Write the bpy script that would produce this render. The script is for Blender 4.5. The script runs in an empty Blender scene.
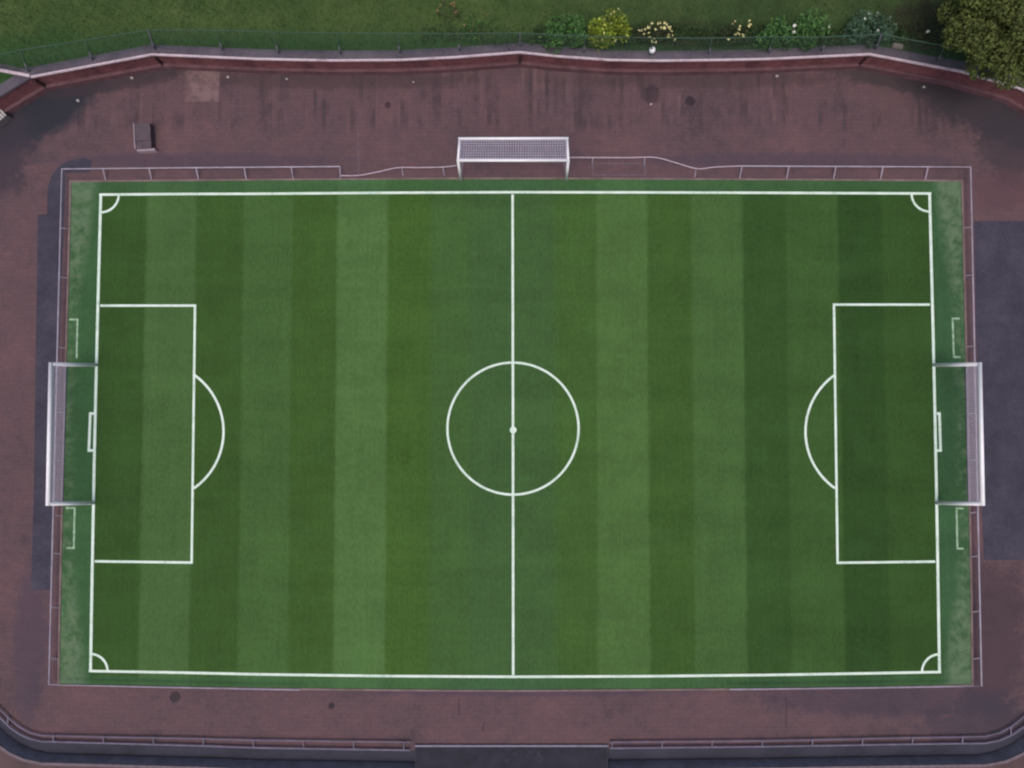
import bpy, bmesh, math, random
from mathutils import Vector, Matrix
R = math.radians
random.seed(7)
scene = bpy.context.scene
col = scene.collection

# ------------------------------------------------------------------ camera
F = 520.0; HGT = 26.0; TILT = R(1.51)
cam_d = bpy.data.cameras.new('camera'); cam = bpy.data.objects.new('camera', cam_d); col.objects.link(cam)
cam_d.sensor_width = 36.0; cam_d.lens = 36.0 * F / 1024.0
cam_d.clip_start = 0.1; cam_d.clip_end = 3000
cam.location = (0, 0, HGT); cam.rotation_euler = (TILT, 0, 0)
scene.camera = cam

# ------------------------------------------------------------------ sky, sun, exposure
SUN_EL, SUN_AZ = R(68), R(196)          # azimuth clockwise from +Y: soft light from the lower left
w = bpy.data.worlds.new('World'); scene.world = w; w.use_nodes = True
nt = w.node_tree; nt.nodes.clear()
sky = nt.nodes.new('ShaderNodeTexSky'); sky.sky_type = 'NISHITA'; sky.sun_disc = False
sky.sun_elevation = SUN_EL; sky.sun_rotation = SUN_AZ
sky.air_density = 1.0; sky.dust_density = 6.0; sky.ozone_density = 1.0
bg = nt.nodes.new('ShaderNodeBackground'); bg.inputs['Strength'].default_value = 0.15
wo = nt.nodes.new('ShaderNodeOutputWorld')
nt.links.new(sky.outputs[0], bg.inputs[0]); nt.links.new(bg.outputs[0], wo.inputs[0])
sd = bpy.data.lights.new('sun', 'SUN'); sun = bpy.data.objects.new('sun', sd); col.objects.link(sun)
sd.energy = 0.55; sd.angle = R(28); sd.color = (1.0, 0.96, 0.90)
sdir = Vector((math.sin(SUN_AZ) * math.cos(SUN_EL), math.cos(SUN_AZ) * math.cos(SUN_EL), math.sin(SUN_EL)))
sun.rotation_euler = sdir.to_track_quat('Z', 'Y').to_euler()
sun.location = sdir * 60
scene.view_settings.view_transform = 'Standard'; scene.view_settings.look = 'None'
scene.view_settings.gamma = 1.0; scene.view_settings.exposure = -0.18
scene.view_settings.use_curve_mapping = False
scene.cycles.filter_width = 2.2

# ------------------------------------------------------------------ helpers
def at(px, py, z=0.0):
    """point of the place at height z that the pixel looks at"""
    a = Vector(((px - 512) / F, -(py - 384) / F, -1.0))
    d = Matrix.Rotation(TILT, 3, 'X') @ a
    t = (z - HGT) / d.z
    return Vector((d.x * t, d.y * t, z))

def lin(r, g, b):
    f = lambda c: (c / 255 / 12.92) if c / 255 <= 0.04045 else ((c / 255 + 0.055) / 1.055) ** 2.4
    return (f(r), f(g), f(b), 1.0)

class N:
    """small node builder"""
    def __init__(self, name, rough=0.85, spec=0.25):
        self.m = bpy.data.materials.new(name); self.m.use_nodes = True
        self.t = self.m.node_tree; self.t.nodes.clear()
        self.out = self.t.nodes.new('ShaderNodeOutputMaterial')
        self.b = self.t.nodes.new('ShaderNodeBsdfPrincipled')
        self.b.inputs['Roughness'].default_value = rough
        self.b.inputs['Specular IOR Level'].default_value = spec
        self.t.links.new(self.b.outputs[0], self.out.inputs[0])
    def set(self, sock, v):
        if isinstance(v, bpy.types.NodeSocket): self.t.links.new(v, sock)
        else:
            sock.default_value = v
    def pos(self):
        return self.t.nodes.new('ShaderNodeNewGeometry').outputs['Position']
    def sep(self, v):
        n = self.t.nodes.new('ShaderNodeSeparateXYZ'); self.set(n.inputs[0], v); return n.outputs
    def math(self, op, a, b=0.0, clamp=False):
        n = self.t.nodes.new('ShaderNodeMath'); n.operation = op; n.use_clamp = clamp
        self.set(n.inputs[0], a); self.set(n.inputs[1], b); return n.outputs[0]
    def vmul(self, v, s):
        n = self.t.nodes.new('ShaderNodeVectorMath'); n.operation = 'MULTIPLY'
        self.set(n.inputs[0], v); n.inputs[1].default_value = s; return n.outputs[0]
    def vsub(self, v, s):
        n = self.t.nodes.new('ShaderNodeVectorMath'); n.operation = 'SUBTRACT'
        self.set(n.inputs[0], v); n.inputs[1].default_value = s; return n.outputs[0]
    def vlen(self, v):
        n = self.t.nodes.new('ShaderNodeVectorMath'); n.operation = 'LENGTH'; self.set(n.inputs[0], v); return n.outputs['Value']
    def noise(self, v, scale, detail=3, rough=0.55):
        n = self.t.nodes.new('ShaderNodeTexNoise'); self.set(n.inputs['Vector'], v)
        n.inputs['Scale'].default_value = scale; n.inputs['Detail'].default_value = detail
        n.inputs['Roughness'].default_value = rough; return n.outputs['Fac']
    def range(self, v, a, b, c=0.0, d=1.0, smooth=True):
        n = self.t.nodes.new('ShaderNodeMapRange'); n.interpolation_type = 'SMOOTHSTEP' if smooth else 'LINEAR'
        self.set(n.inputs[0], v)
        for i, x in enumerate((a, b, c, d)): n.inputs[i + 1].default_value = x
        return n.outputs[0]
    def mix(self, f, a, b, mode='MIX'):
        n = self.t.nodes.new('ShaderNodeMix'); n.data_type = 'RGBA'; n.blend_type = mode
        self.set(n.inputs[0], f); self.set(n.inputs[6], a); self.set(n.inputs[7], b); return n.outputs[2]
    def ramp(self, f, stops, interp='LINEAR'):
        n = self.t.nodes.new('ShaderNodeValToRGB'); r = n.color_ramp; r.interpolation = interp
        while len(r.elements) > 1: r.elements.remove(r.elements[-1])
        r.elements[0].position = stops[0][0]; r.elements[0].color = stops[0][1]
        for p, c in stops[1:]:
            e = r.elements.new(p); e.color = c
        self.set(n.inputs[0], f); return n.outputs[0]
    def island(self):
        return self.t.nodes.new('ShaderNodeNewGeometry').outputs['Random Per Island']
    def bump(self, h, strength=0.4, dist=0.03):
        n = self.t.nodes.new('ShaderNodeBump'); n.inputs['Strength'].default_value = strength
        n.inputs['Distance'].default_value = dist; self.set(n.inputs['Height'], h)
        self.t.links.new(n.outputs[0], self.b.inputs['Normal'])
    def color(self, c):
        self.set(self.b.inputs['Base Color'], c); return self.m
    def vary(self, c, amt=0.25, scale=6.0):
        """plain colour with uneven wear"""
        n = self.noise(self.pos(), scale, 4)
        f = self.range(n, 0.3, 0.7, 1 - amt, 1 + amt, False)
        v = self.t.nodes.new('ShaderNodeCombineColor')
        for i in range(3): self.set(v.inputs[i], f)
        return self.color(self.mix(1.0, c, v.outputs[0], 'MULTIPLY'))
    def grey(self, f):
        v = self.t.nodes.new('ShaderNodeCombineColor')
        for i in range(3): self.set(v.inputs[i], f)
        return v.outputs[0]

def mesh(name, verts, faces, m, parent=None):
    me = bpy.data.meshes.new(name); me.from_pydata([tuple(v) for v in verts], [], faces); me.update()
    o = bpy.data.objects.new(name, me); col.objects.link(o)
    if m: me.materials.append(m)
    if parent: o.parent = parent; o.matrix_parent_inverse = Matrix.Translation(-parent.location)
    return o

class MB:
    def __init__(self): self.v = []; self.f = []
    def add(self, vs, fs):
        k = len(self.v); self.v += [Vector(x) for x in vs]; self.f += [tuple(i + k for i in f) for f in fs]
    def box(self, c, s, rz=0.0):
        c = Vector(c); x, y, z = s[0] / 2, s[1] / 2, s[2] / 2; rot = Matrix.Rotation(rz, 3, 'Z')
        vs = [c + rot @ Vector((i * x, j * y, k * z)) for i, j, k in
              ((-1,-1,-1),(1,-1,-1),(1,1,-1),(-1,1,-1),(-1,-1,1),(1,-1,1),(1,1,1),(-1,1,1))]
        self.add(vs, [(0,3,2,1),(4,5,6,7),(0,1,5,4),(1,2,6,5),(2,3,7,6),(3,0,4,7)])
    def tube(self, pts, r, n=10, caps=True, r2=None):
        pts = [Vector(p) for p in pts]; rings = []; m = len(pts)
        for i, p in enumerate(pts):
            d = (pts[min(i+1, m-1)] - pts[max(i-1, 0)]).normalized()
            up = Vector((0,0,1)) if abs(d.z) < 0.9 else Vector((0,1,0))
            a = d.cross(up).normalized(); b = a.cross(d).normalized()
            rr = r if r2 is None else r + (r2 - r) * i / max(1, m - 1)
            rings.append([p + a * math.cos(t) * rr + b * math.sin(t) * rr for t in (2*math.pi*k/n for k in range(n))])
        vs = [v for g in rings for v in g]; fs = []
        for i in range(m - 1):
            for k in range(n):
                fs.append((i*n+k, i*n+(k+1)%n, (i+1)*n+(k+1)%n, (i+1)*n+k))
        if caps: fs.append(tuple(range(n-1, -1, -1))); fs.append(tuple((m-1)*n+k for k in range(n)))
        self.add(vs, fs)
    def sweep(self, path, prof, closed=False):
        """profile of (offset to the left of the path, z) swept along a plan path, mitred"""
        P = [Vector((p[0], p[1], 0)) for p in path]; m = len(P); vs = []
        for i in range(m):
            d1 = (P[i] - P[i-1]).normalized() if i > 0 else None
            d2 = (P[i+1] - P[i]).normalized() if i < m-1 else None
            d1 = d1 or d2; d2 = d2 or d1
            n1 = Vector((-d1.y, d1.x, 0)); n2 = Vector((-d2.y, d2.x, 0)); nn = (n1 + n2).normalized()
            s = 1 / max(0.35, nn.dot(n1))
            for off, z in prof: vs.append(P[i] + nn * off * s + Vector((0, 0, z)))
        k = len(prof); fs = []
        for i in range(m-1):
            for j in range(k):
                a, b = i*k+j, i*k+(j+1)%k
                fs.append((a, b, b+k, a+k))
        fs.append(tuple(range(k))); fs.append(tuple((m-1)*k+j for j in range(k-1, -1, -1)))
        self.add(vs, fs)
    def build(self, name, m, parent=None, smooth=False, bevel=0.0):
        o = mesh(name, self.v, self.f, m, parent)
        bm = bmesh.new(); bm.from_mesh(o.data); bmesh.ops.recalc_face_normals(bm, faces=bm.faces); bm.to_mesh(o.data); bm.free()
        if smooth:
            for p in o.data.polygons: p.use_smooth = True
        if bevel:
            b = o.modifiers.new('bevel', 'BEVEL'); b.width = bevel; b.segments = 2; b.limit_method = 'ANGLE'
        return o

def tag(o, label, cat, group=None, kind=None):
    o['label'] = label; o['category'] = cat
    if group: o['group'] = group
    if kind: o['kind'] = kind
    return o
def empty(name, loc):
    o = bpy.data.objects.new(name, None); col.objects.link(o); o.location = loc; o.empty_display_size = 0.3; return o
def structure(o): o['kind'] = 'structure'; return o

def catmull(pts, n=6):
    out = []
    P = [Vector(p) for p in pts]
    for i in range(len(P) - 1):
        p0, p1, p2, p3 = P[max(0, i-1)], P[i], P[i+1], P[min(len(P)-1, i+2)]
        for k in range(n):
            t = k / n
            out.append(0.5 * ((2*p1) + (p2-p0)*t + (2*p0-5*p1+4*p2-p3)*t*t + (3*p1-p0-3*p2+p3)*t**3))
    out.append(P[-1]); return out

def dens(pts, step):
    out = [Vector(pts[0])]
    for a, b in zip(pts, pts[1:]):
        a = Vector(a); b = Vector(b); n = max(1, int((b - a).length / step))
        out += [a.lerp(b, k / n) for k in range(1, n + 1)]
    return out

# ------------------------------------------------------------------ materials
def plain(name, rgb, rough=0.6, amt=0.15, scale=5, spec=0.3):
    return N(name, rough, spec).vary(lin(*rgb), amt, scale)

white_metal = plain('white_painted_metal', (246, 244, 250), 0.4, 0.04, 3, 0.5)
pale_metal = plain('weathered_pale_rail', (166, 156, 172), 0.5, 0.2, 2)
grey_metal = plain('grey_galvanised_rail', (112, 105, 122), 0.5, 0.2, 2)
dark_iron = plain('dark_cast_iron', (58, 47, 55), 0.7, 0.3, 8)
net_mat = plain('net_cord', (196, 192, 212), 0.9, 0.1, 4)
rope_mat = plain('pale_rope', (188, 170, 182), 0.9, 0.15, 6)
fence_green = plain('green_fence_wire', (64, 88, 74), 0.5, 0.2, 3)
post_mat = plain('grey_fence_post', (98, 98, 108), 0.5, 0.2, 3)
soil_mat = plain('bare_ground', (92, 74, 76), 0.95, 0.25, 0.6)

def paint_mat():
    n = N('worn_line_paint', 0.8, 0.2)
    p = n.pos()
    c = n.noise(p, 14, 4, 0.7); c2 = n.noise(p, 1.2, 3)
    f = n.math('ADD', n.math('MULTIPLY', c, 0.6), n.math('MULTIPLY', c2, 0.4))
    return n.color(n.ramp(f, [(0.30, lin(135, 168, 138)), (0.44, lin(205, 226, 210)), (0.60, lin(230, 244, 234))]))
paint = paint_mat()
def faded_mat(name, rgb, rgb2):
    n = N(name, 0.9, 0.1); c = n.noise(n.pos(), 5, 5, 0.7)
    return n.color(n.ramp(c, [(0.35, lin(*rgb2)), (0.6, lin(*rgb))]))
faded_turf_paint = faded_mat('faded_turf_paint', (168, 194, 168), (110, 142, 112))
faded_pave_paint = faded_mat('faded_paving_paint', (116, 99, 110), (96, 80, 88))

# turf: mown stripe colours, right-hand ones darkened to carry lens vignetting
STR = [(40,(61,95,61)),(96,(56,84,41)),(143,(72,101,57)),(193,(60,88,42)),(241,(69,99,53)),(290.5,(63,92,43)),(335.5,(79,111,62)),
       (386.5,(66,96,43)),(430,(67,97,52)),(470,(65,95,55)),(513,(65,95,54)),(555,(66,96,47)),(597,(76,107,58)),(648.5,(62,91,43)),
       (693,(70,100,54)),(744.5,(54,83,41)),(788.5,(61,90,46)),(841,(49,76,37)),(885.5,(54,82,40)),(937,(59,92,61))]
def turf_mat():
    n = N('striped_mown_turf', 0.95, 0.1)
    p = n.pos(); s = n.sep(p)
    jit = n.math('MULTIPLY', n.math('SUBTRACT', n.noise(n.vmul(p, (1, 0.35, 1)), 3, 4, 0.7), 0.5), 0.22)
    x = n.math('ADD', s[0], jit)
    c = lin(*STR[0][1])
    for (px, rgb) in STR[1:]:
        sw = 0.35 if px in (430, 470, 555) else 0.12
        c = n.mix(n.range(x, at(px, 430).x - sw, at(px, 430).x + sw), c, lin(*rgb))
    # cooler, longer grass outside the touchlines
    ay = n.math('ABSOLUTE', n.math('SUBTRACT', s[1], (at(512, 193).y + at(512, 675).y) / 2))
    half = (at(512, 193).y - at(512, 675).y) / 2
    wob = n.math('MULTIPLY', n.math('SUBTRACT', n.noise(p, 1.5, 3), 0.5), 0.5)
    outer = n.range(n.math('ADD', ay, wob), half - 0.15, half + 0.2)
    c = n.mix(n.math('MULTIPLY', outer, 0.65), c, lin(66, 100, 68))
    # fine blades, mowing ridges, soft patches
    fine = n.noise(n.vmul(p, (1, 0.5, 1)), 9, 5, 0.7)
    ridge = n.noise(n.vmul(p, (5, 0.12, 1)), 1.6, 3, 0.6)
    cross = n.noise(n.vmul(p, (0.03, 0.42, 1)), 1.0, 4, 0.7)
    patch = n.noise(p, 0.45, 6, 0.7)
    k = n.math('ADD', n.math('MULTIPLY', n.math('SUBTRACT', fine, 0.5), 0.8), n.math('MULTIPLY', n.math('SUBTRACT', ridge, 0.5), 0.28))
    k = n.math('ADD', k, n.math('MULTIPLY', n.math('SUBTRACT', cross, 0.5), 0.55))
    k = n.math('ADD', k, n.math('MULTIPLY', n.math('SUBTRACT', patch, 0.5), 0.6))
    c = n.mix(1.0, c, n.grey(n.math('ADD', 1.0, k)), 'MULTIPLY')
    hue = n.noise(p, 0.5, 3); c = n.mix(n.range(hue, 0.5, 0.8, 0, 0.25), c, lin(66, 98, 58))
    # worn pale corners and ends
    xl = n.math('SUBTRACT', s[0], at(66, 430).x); xr = n.math('SUBTRACT', at(965, 430).x, s[0])
    ex = n.math('MINIMUM', xl, xr)
    ed = n.range(n.math('MULTIPLY', n.math('ABSOLUTE', n.math('ADD', s[1], 1.6)), 1.0), 5.0, 12.5, 0.0, 1.0)
    endm = n.range(n.math('SUBTRACT', ex, n.math('MULTIPLY', ed, 0.75)), 0.1, 0.75, 1, 0)
    worn = n.range(n.math('ADD', n.noise(p, 2.0, 6, 0.72), n.math('MULTIPLY', ed, 0.12)), 0.40, 0.72)
    c = n.mix(n.math('MULTIPLY', n.math('MULTIPLY', worn, endm), 0.62), c, lin(116, 134, 108))
    sp = n.range(n.noise(p, 9, 2, 0.5), 0.74, 0.80)
    c = n.mix(n.math('MULTIPLY', sp, 0.35), c, lin(120, 140, 95))
    n.bump(fine, 0.5, 0.04)
    return n.color(c)

def paving_mat():
    n = N('reddish_block_paving', 0.9, 0.15)
    p = n.pos(); s = n.sep(p)
    big = n.noise(p, 0.25, 5, 0.6); med = n.noise(p, 1.6, 6, 0.72); fin = n.noise(p, 8, 5, 0.75)
    f = n.math('ADD', n.math('MULTIPLY', big, 0.38), n.math('ADD', n.math('MULTIPLY', med, 0.32), n.math('MULTIPLY', fin, 0.30)))
    c = n.ramp(f, [(0.34, lin(72, 61, 67)), (0.46, lin(94, 76, 81)), (0.55, lin(104, 81, 85)), (0.70, lin(120, 92, 94))])
    br = n.t.nodes.new('ShaderNodeTexBrick'); n.set(br.inputs['Vector'], p)
    br.inputs['Scale'].default_value = 1.0; br.inputs['Brick Width'].default_value = 0.42; br.inputs['Row Height'].default_value = 0.21
    br.inputs['Mortar Size'].default_value = 0.014; br.inputs['Mortar Smooth'].default_value = 0.3; br.inputs['Bias'].default_value = 0.0
    br.inputs['Color1'].default_value = (1.10, 1.06, 1.06, 1); br.inputs['Color2'].default_value = (0.90, 0.92, 0.94, 1); br.inputs['Mortar'].default_value = (0.72, 0.74, 0.78, 1)
    c = n.mix(0.45, c, br.outputs[0], 'MULTIPLY')
    # long run-off streaks between the wall and the goal
    sn = n.t.nodes.new('ShaderNodeVectorMath'); sn.operation = 'SNAP'; n.set(sn.inputs[0], p); sn.inputs[1].default_value = (0.21, 0.001, 1.0)
    st = n.math('ADD', n.math('MULTIPLY', n.noise(n.vmul(sn.outputs[0], (2.6, 0.10, 1)), 1.0, 4, 0.8), 0.7), n.math('MULTIPLY', n.noise(n.vmul(p, (3.2, 0.14, 1)), 1.0, 4, 0.7), 0.3))
    brk = n.noise(n.vmul(p, (1.0, 0.5, 1)), 0.7, 4, 0.6)
    band = n.math('MULTIPLY', n.range(s[1], at(512, 138).y, at(512, 120).y), n.range(s[1], at(512, 60).y, at(512, 66).y, 1, 1))
    stm = n.math('MULTIPLY', n.math('MULTIPLY', n.range(st, 0.47, 0.58), n.range(brk, 0.38, 0.6)), band)
    c = n.mix(n.math('MULTIPLY', stm, 0.72), c, lin(68, 59, 64))
    stl = n.math('MULTIPLY', n.math('MULTIPLY', n.range(st, 0.47, 0.38), n.range(brk, 0.4, 0.65)), band)
    c = n.mix(n.math('MULTIPLY', stl, 0.5), c, lin(122, 98, 99))
    # stains and dark patches with their own outlines (pixel centre, radii in metres)
    edge = n.math('ADD', n.math('SUBTRACT', n.noise(p, 0.9, 6, 0.7), 0.5), n.math('MULTIPLY', n.math('SUBTRACT', n.noise(p, 4.5, 4, 0.7), 0.5), 0.5))
    def stain(c, px, py, rx, ry, rgb, amt, rag=0.9, rot=0.0):
        q = at(px, py)
        v = n.vsub(p, q)
        if rot:
            r = n.t.nodes.new('ShaderNodeVectorRotate'); r.rotation_type = 'Z_AXIS'; n.set(r.inputs['Vector'], v); r.inputs['Angle'].default_value = R(rot); v = r.outputs[0]
        d = n.vlen(n.vmul(v, (1 / rx, 1 / ry, 0)))
        m = n.range(n.math('ADD', d, n.math('MULTIPLY', edge, rag * 1.5)), 0.6, 1.15, 1, 0)
        return n.mix(n.math('MULTIPLY', m, amt), c, lin(*rgb))
    corner_dark = (50, 51, 60)
    c = stain(c, 34, 112, 4.6, 1.6, corner_dark, 1.0, 0.6, -30)
    c = stain(c, 2, 148, 1.7, 2.6, (62, 56, 66), 0.8)
    c = stain(c, 115, 82, 4.0, 0.55, (64, 56, 62), 0.8, 0.9, -10)
    c = stain(c, 985, 110, 4.8, 1.5, (56, 54, 60), 0.8, 0.8, 24)
    c = stain(c, 1020, 140, 2.4, 2.4, (60, 55, 62), 0.7)
    c = stain(c, 900, 82, 4.0, 0.55, (64, 58, 62), 0.75, 0.9, 12)
    c = stain(c, 330, 80, 7.5, 0.55, (72, 60, 64), 0.6, 1.2)
    c = stain(c, 700, 80, 7.5, 0.5, (72, 60, 64), 0.55, 1.2)
    c = stain(c, 652, 95, 0.5, 0.5, (52, 45, 53), 0.65, 1.3)
    c = stain(c, 690, 101, 0.28, 0.25, (44, 40, 52), 0.8, 0.5)
    c = stain(c, 388, 105, 0.18, 0.18, (50, 40, 48), 0.7, 0.5)
    c = stain(c, 30, 640, 0.9, 4.2, (76, 66, 80), 0.6)
    c = stain(c, 200, 160, 8.0, 0.4, (78, 68, 82), 0.55, 0.8)
    c = stain(c, 800, 160, 9.0, 0.4, (78, 68, 82), 0.55, 0.8)
    c = stain(c, 990, 640, 2.2, 4.5, (72, 58, 66), 0.7)
    c = stain(c, 890, 700, 7.5, 0.9, (66, 60, 72), 0.6, 0.8)
    c = stain(c, 980, 725, 3.2, 1.4, (66, 61, 72), 0.7)
    c = stain(c, 520, 690, 10.0, 0.35, (78, 66, 82), 0.6, 0.8)
    c = stain(c, 1004, 190, 2.0, 1.2, (92, 68, 74), 0.6)
    # one lighter square of newer blocks by the wall
    q0, q1 = at(182, 102), at(220, 69)
    mx = n.math('MULTIPLY', n.range(s[0], q0.x, q0.x + 0.5), n.range(s[0], q1.x - 0.06, q1.x, 1, 0))
    my = n.math('MULTIPLY', n.range(s[1], q0.y, q0.y + 0.06), n.range(s[1], q1.y - 0.06, q1.y, 1, 0))
    c = n.mix(n.math('MULTIPLY', n.math('MULTIPLY', mx, my), n.range(med, 0.35, 0.6, 0.15, 0.85)), c, lin(132, 108, 108))
    n.bump(n.math('ADD', fin, n.math('MULTIPLY', br.outputs['Fac'], -0.6)), 0.35, 0.02)
    return n.color(c)

def asphalt_mat():
    n = N('dark_asphalt', 0.9, 0.2); p = n.pos()
    f = n.math('ADD', n.math('MULTIPLY', n.noise(p, 0.6, 6, 0.72), 0.6), n.math('MULTIPLY', n.noise(p, 9, 5, 0.75), 0.4))
    n.bump(n.noise(p, 30, 3), 0.3, 0.01)
    return n.color(n.ramp(f, [(0.33, lin(52, 50, 61)), (0.5, lin(67, 64, 77)), (0.7, lin(86, 80, 92))]))
def ditch_mat():
    n = N('damp_dark_lining', 0.85, 0.25); p = n.pos()
    f = n.math('ADD', n.math('MULTIPLY', n.noise(p, 0.6, 5, 0.6), 0.6), n.math('MULTIPLY', n.noise(p, 8, 4, 0.7), 0.4))
    return n.color(n.ramp(f, [(0.35, lin(44, 45, 55)), (0.52, lin(55, 55, 67)), (0.7, lin(64, 63, 75))]))
def wall_mat():
    n = N('dark_red_brick', 0.9, 0.15); p = n.pos()
    s = n.sep(p)
    cv = n.t.nodes.new('ShaderNodeCombineXYZ'); n.set(cv.inputs[0], n.math('ADD', s[0], n.math('MULTIPLY', s[1], 0.5))); n.set(cv.inputs[1], s[2])
    br = n.t.nodes.new('ShaderNodeTexBrick'); n.set(br.inputs['Vector'], cv.outputs[0])
    br.inputs['Scale'].default_value = 1.0; br.inputs['Brick Width'].default_value = 0.24; br.inputs['Row Height'].default_value = 0.08; br.inputs['Mortar Size'].default_value = 0.008
    br.inputs['Color1'].default_value = lin(128, 78, 82); br.inputs['Color2'].default_value = lin(106, 62, 67); br.inputs['Mortar'].default_value = lin(112, 88, 90)
    d = n.noise(n.vmul(p, (0.8, 0.8, 0.3)), 1.2, 5, 0.65)
    c = n.mix(n.range(d, 0.42, 0.72, 0, 0.75), br.outputs[0], lin(72, 48, 54))
    return n.color(c)
def coping_mat():
    n = N('grey_stone_coping', 0.9, 0.15); p = n.pos()
    f = n.math('ADD', n.math('MULTIPLY', n.noise(p, 0.8, 5, 0.65), 0.6), n.math('MULTIPLY', n.noise(p, 9, 4, 0.7), 0.4))
    return n.color(n.ramp(f, [(0.35, lin(74, 68, 78)), (0.52, lin(94, 88, 98)), (0.7, lin(112, 104, 112))]))
def lit_edge_mat():  # pale colour stands for light catching the coping edge
    n = N('lit_coping_edge', 0.7, 0.2); p = n.pos()
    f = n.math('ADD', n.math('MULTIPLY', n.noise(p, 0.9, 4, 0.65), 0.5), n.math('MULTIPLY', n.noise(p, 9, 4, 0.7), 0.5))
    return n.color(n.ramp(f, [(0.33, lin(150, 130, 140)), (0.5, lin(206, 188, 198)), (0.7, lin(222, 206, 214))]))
def bank_mat():
    n = N('rough_grass', 0.95, 0.1); p = n.pos(); s = n.sep(p)
    big = n.noise(p, 0.35, 5, 0.65); fin = n.noise(n.vmul(p, (1, 0.6, 1)), 7, 5, 0.75); med = n.noise(p, 1.6, 4, 0.65)
    f = n.math('ADD', n.math('MULTIPLY', big, 0.45), n.math('ADD', n.math('MULTIPLY', fin, 0.3), n.math('MULTIPLY', med, 0.25)))
    c = n.ramp(f, [(0.34, lin(52, 73, 41)), (0.48, lin(66, 88, 49)), (0.58, lin(77, 95, 54)), (0.72, lin(98, 108, 68))])
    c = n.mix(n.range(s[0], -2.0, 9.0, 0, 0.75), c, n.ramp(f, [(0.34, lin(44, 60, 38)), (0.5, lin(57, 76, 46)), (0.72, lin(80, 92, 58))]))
    # lusher strip along the foot of the fence, bare soil beside the tree
    lush = n.range(n.math('ADD', s[1], n.math('MULTIPLY', n.noise(p, 0.9, 4), 0.9)), at(300, 50, 1).y + 0.7, at(300, 24, 1).y + 0.6, 1, 0)
    c = n.mix(n.math('MULTIPLY', lush, 0.8), c, n.ramp(fin, [(0.3, lin(38, 66, 38)), (0.7, lin(58, 92, 52))]))
    q = at(925, 26, 1)
    d = n.vlen(n.vmul(n.vsub(p, q), (1 / 2.4, 1 / 1.5, 0)))
    m = n.range(n.math('ADD', d, n.math('MULTIPLY', n.math('SUBTRACT', n.noise(p, 1.0, 5), 0.5), 1.0)), 0.6, 1.2, 1, 0)
    c = n.mix(n.math('MULTIPLY', m, 0.85), c, lin(50, 46, 40))
    q = at(690, 34, 1)
    d = n.vlen(n.vmul(n.vsub(p, q), (1 / 4.5, 1 / 0.8, 0)))
    m = n.range(n.math('ADD', d, n.math('MULTIPLY', n.math('SUBTRACT', n.noise(p, 1.2, 5), 0.5), 1.0)), 0.6, 1.2, 1, 0)
    c = n.mix(n.math('MULTIPLY', m, 0.6), c, lin(46, 50, 38))
    n.bump(fin, 0.6, 0.06)
    return n.color(c)
def leaf_mat(name, stops):
    n = N(name, 0.7, 0.25)
    c = n.ramp(n.island(), [(p, lin(*q)) for p, q in stops])
    big = n.noise(n.pos(), 1.6, 3); c = n.mix(1.0, c, n.grey(n.range(big, 0.3, 0.7, 0.7, 1.3, False)), 'MULTIPLY')
    n.b.inputs['Subsurface Weight'].default_value = 0.0
    return n.color(c)
bark = plain('bark', (84, 70, 58), 0.95, 0.35, 9)

# ------------------------------------------------------------------ setting: ground sheets
def sheet(name, pts, z, m, parent=None, depth=0.0):
    b = MB()
    k = len(pts)
    vs = [Vector((p[0], p[1], z)) for p in pts]
    if depth:
        vs2 = [Vector((p[0], p[1], z - depth)) for p in pts]
        b.add(vs + vs2, [tuple(range(k))] + [(i, (i+1) % k, (i+1) % k + k, i + k) for i in range(k)])
    else:
        b.add(vs, [tuple(range(k))])
    return b.build(name, m, parent)

structure(sheet('ground', [(-400, -400), (400, -400), (400, 400), (-400, 400)], -1.6, soil_mat))

WZ = 1.0                                                   # top of the retaining wall
wall_px = [(-60, 132), (31, 77), (152, 54.5), (200, 56.5), (256, 59), (330, 60.5), (400, 60), (455, 57.3), (520, 52.3), (560, 56.5),
           (610, 60), (660, 60.8), (720, 60), (768, 59), (870, 54.3), (962, 71.5), (1022, 89), (1090, 130)]
wall_top = [at(x, y, WZ) for x, y in wall_px]

# lower boundary: rail line on the ground, ditch outside it
in_px = [(-60, 640), (-30, 678), (-12, 696), (0, 709), (10, 719), (20, 727), (30, 732.5), (42, 735.4), (120, 737), (200, 738.5), (256, 740), (410, 742),
         (610, 742), (768, 740.5), (904, 737.7), (985, 736.3), (1000, 732.5), (1012, 726), (1024, 716.5), (1040, 700), (1075, 655)]
rail_px = [(-60, 650), (-30, 687), (-12, 705), (0, 717), (10, 727), (20, 734), (30, 738.5), (42, 741.2), (120, 743.3), (200, 745.5), (256, 747.5), (410, 750),
           (610, 748), (768, 746.3), (904, 744), (985, 743), (1000, 740), (1012, 734.5), (1024, 726.5), (1040, 709), (1075, 663)]
rail_g = [at(x, y, 0.10) for x, y in rail_px]; rail_i = [at(x, y, 0.10) for x, y in in_px]

pave_pts = [(p.x, p.y) for p in rail_g] 
# paving runs to just beyond the rail
def offset(path, d):
    P = [Vector((p[0], p[1], 0)) for p in path]; out = []
    for i in range(len(P)):
        t = (P[min(i+1, len(P)-1)] - P[max(i-1, 0)]).normalized(); nrm = Vector((-t.y, t.x, 0)); out.append(P[i] + nrm * d)
    return out
rim_in = offset(rail_g, -0.09)
pv = [(-40, rim_in[0].y - 0)] + [(p.x, p.y) for p in rim_in] + [(40, rim_in[-1].y), (40, 26), (-40, 26)]
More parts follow.
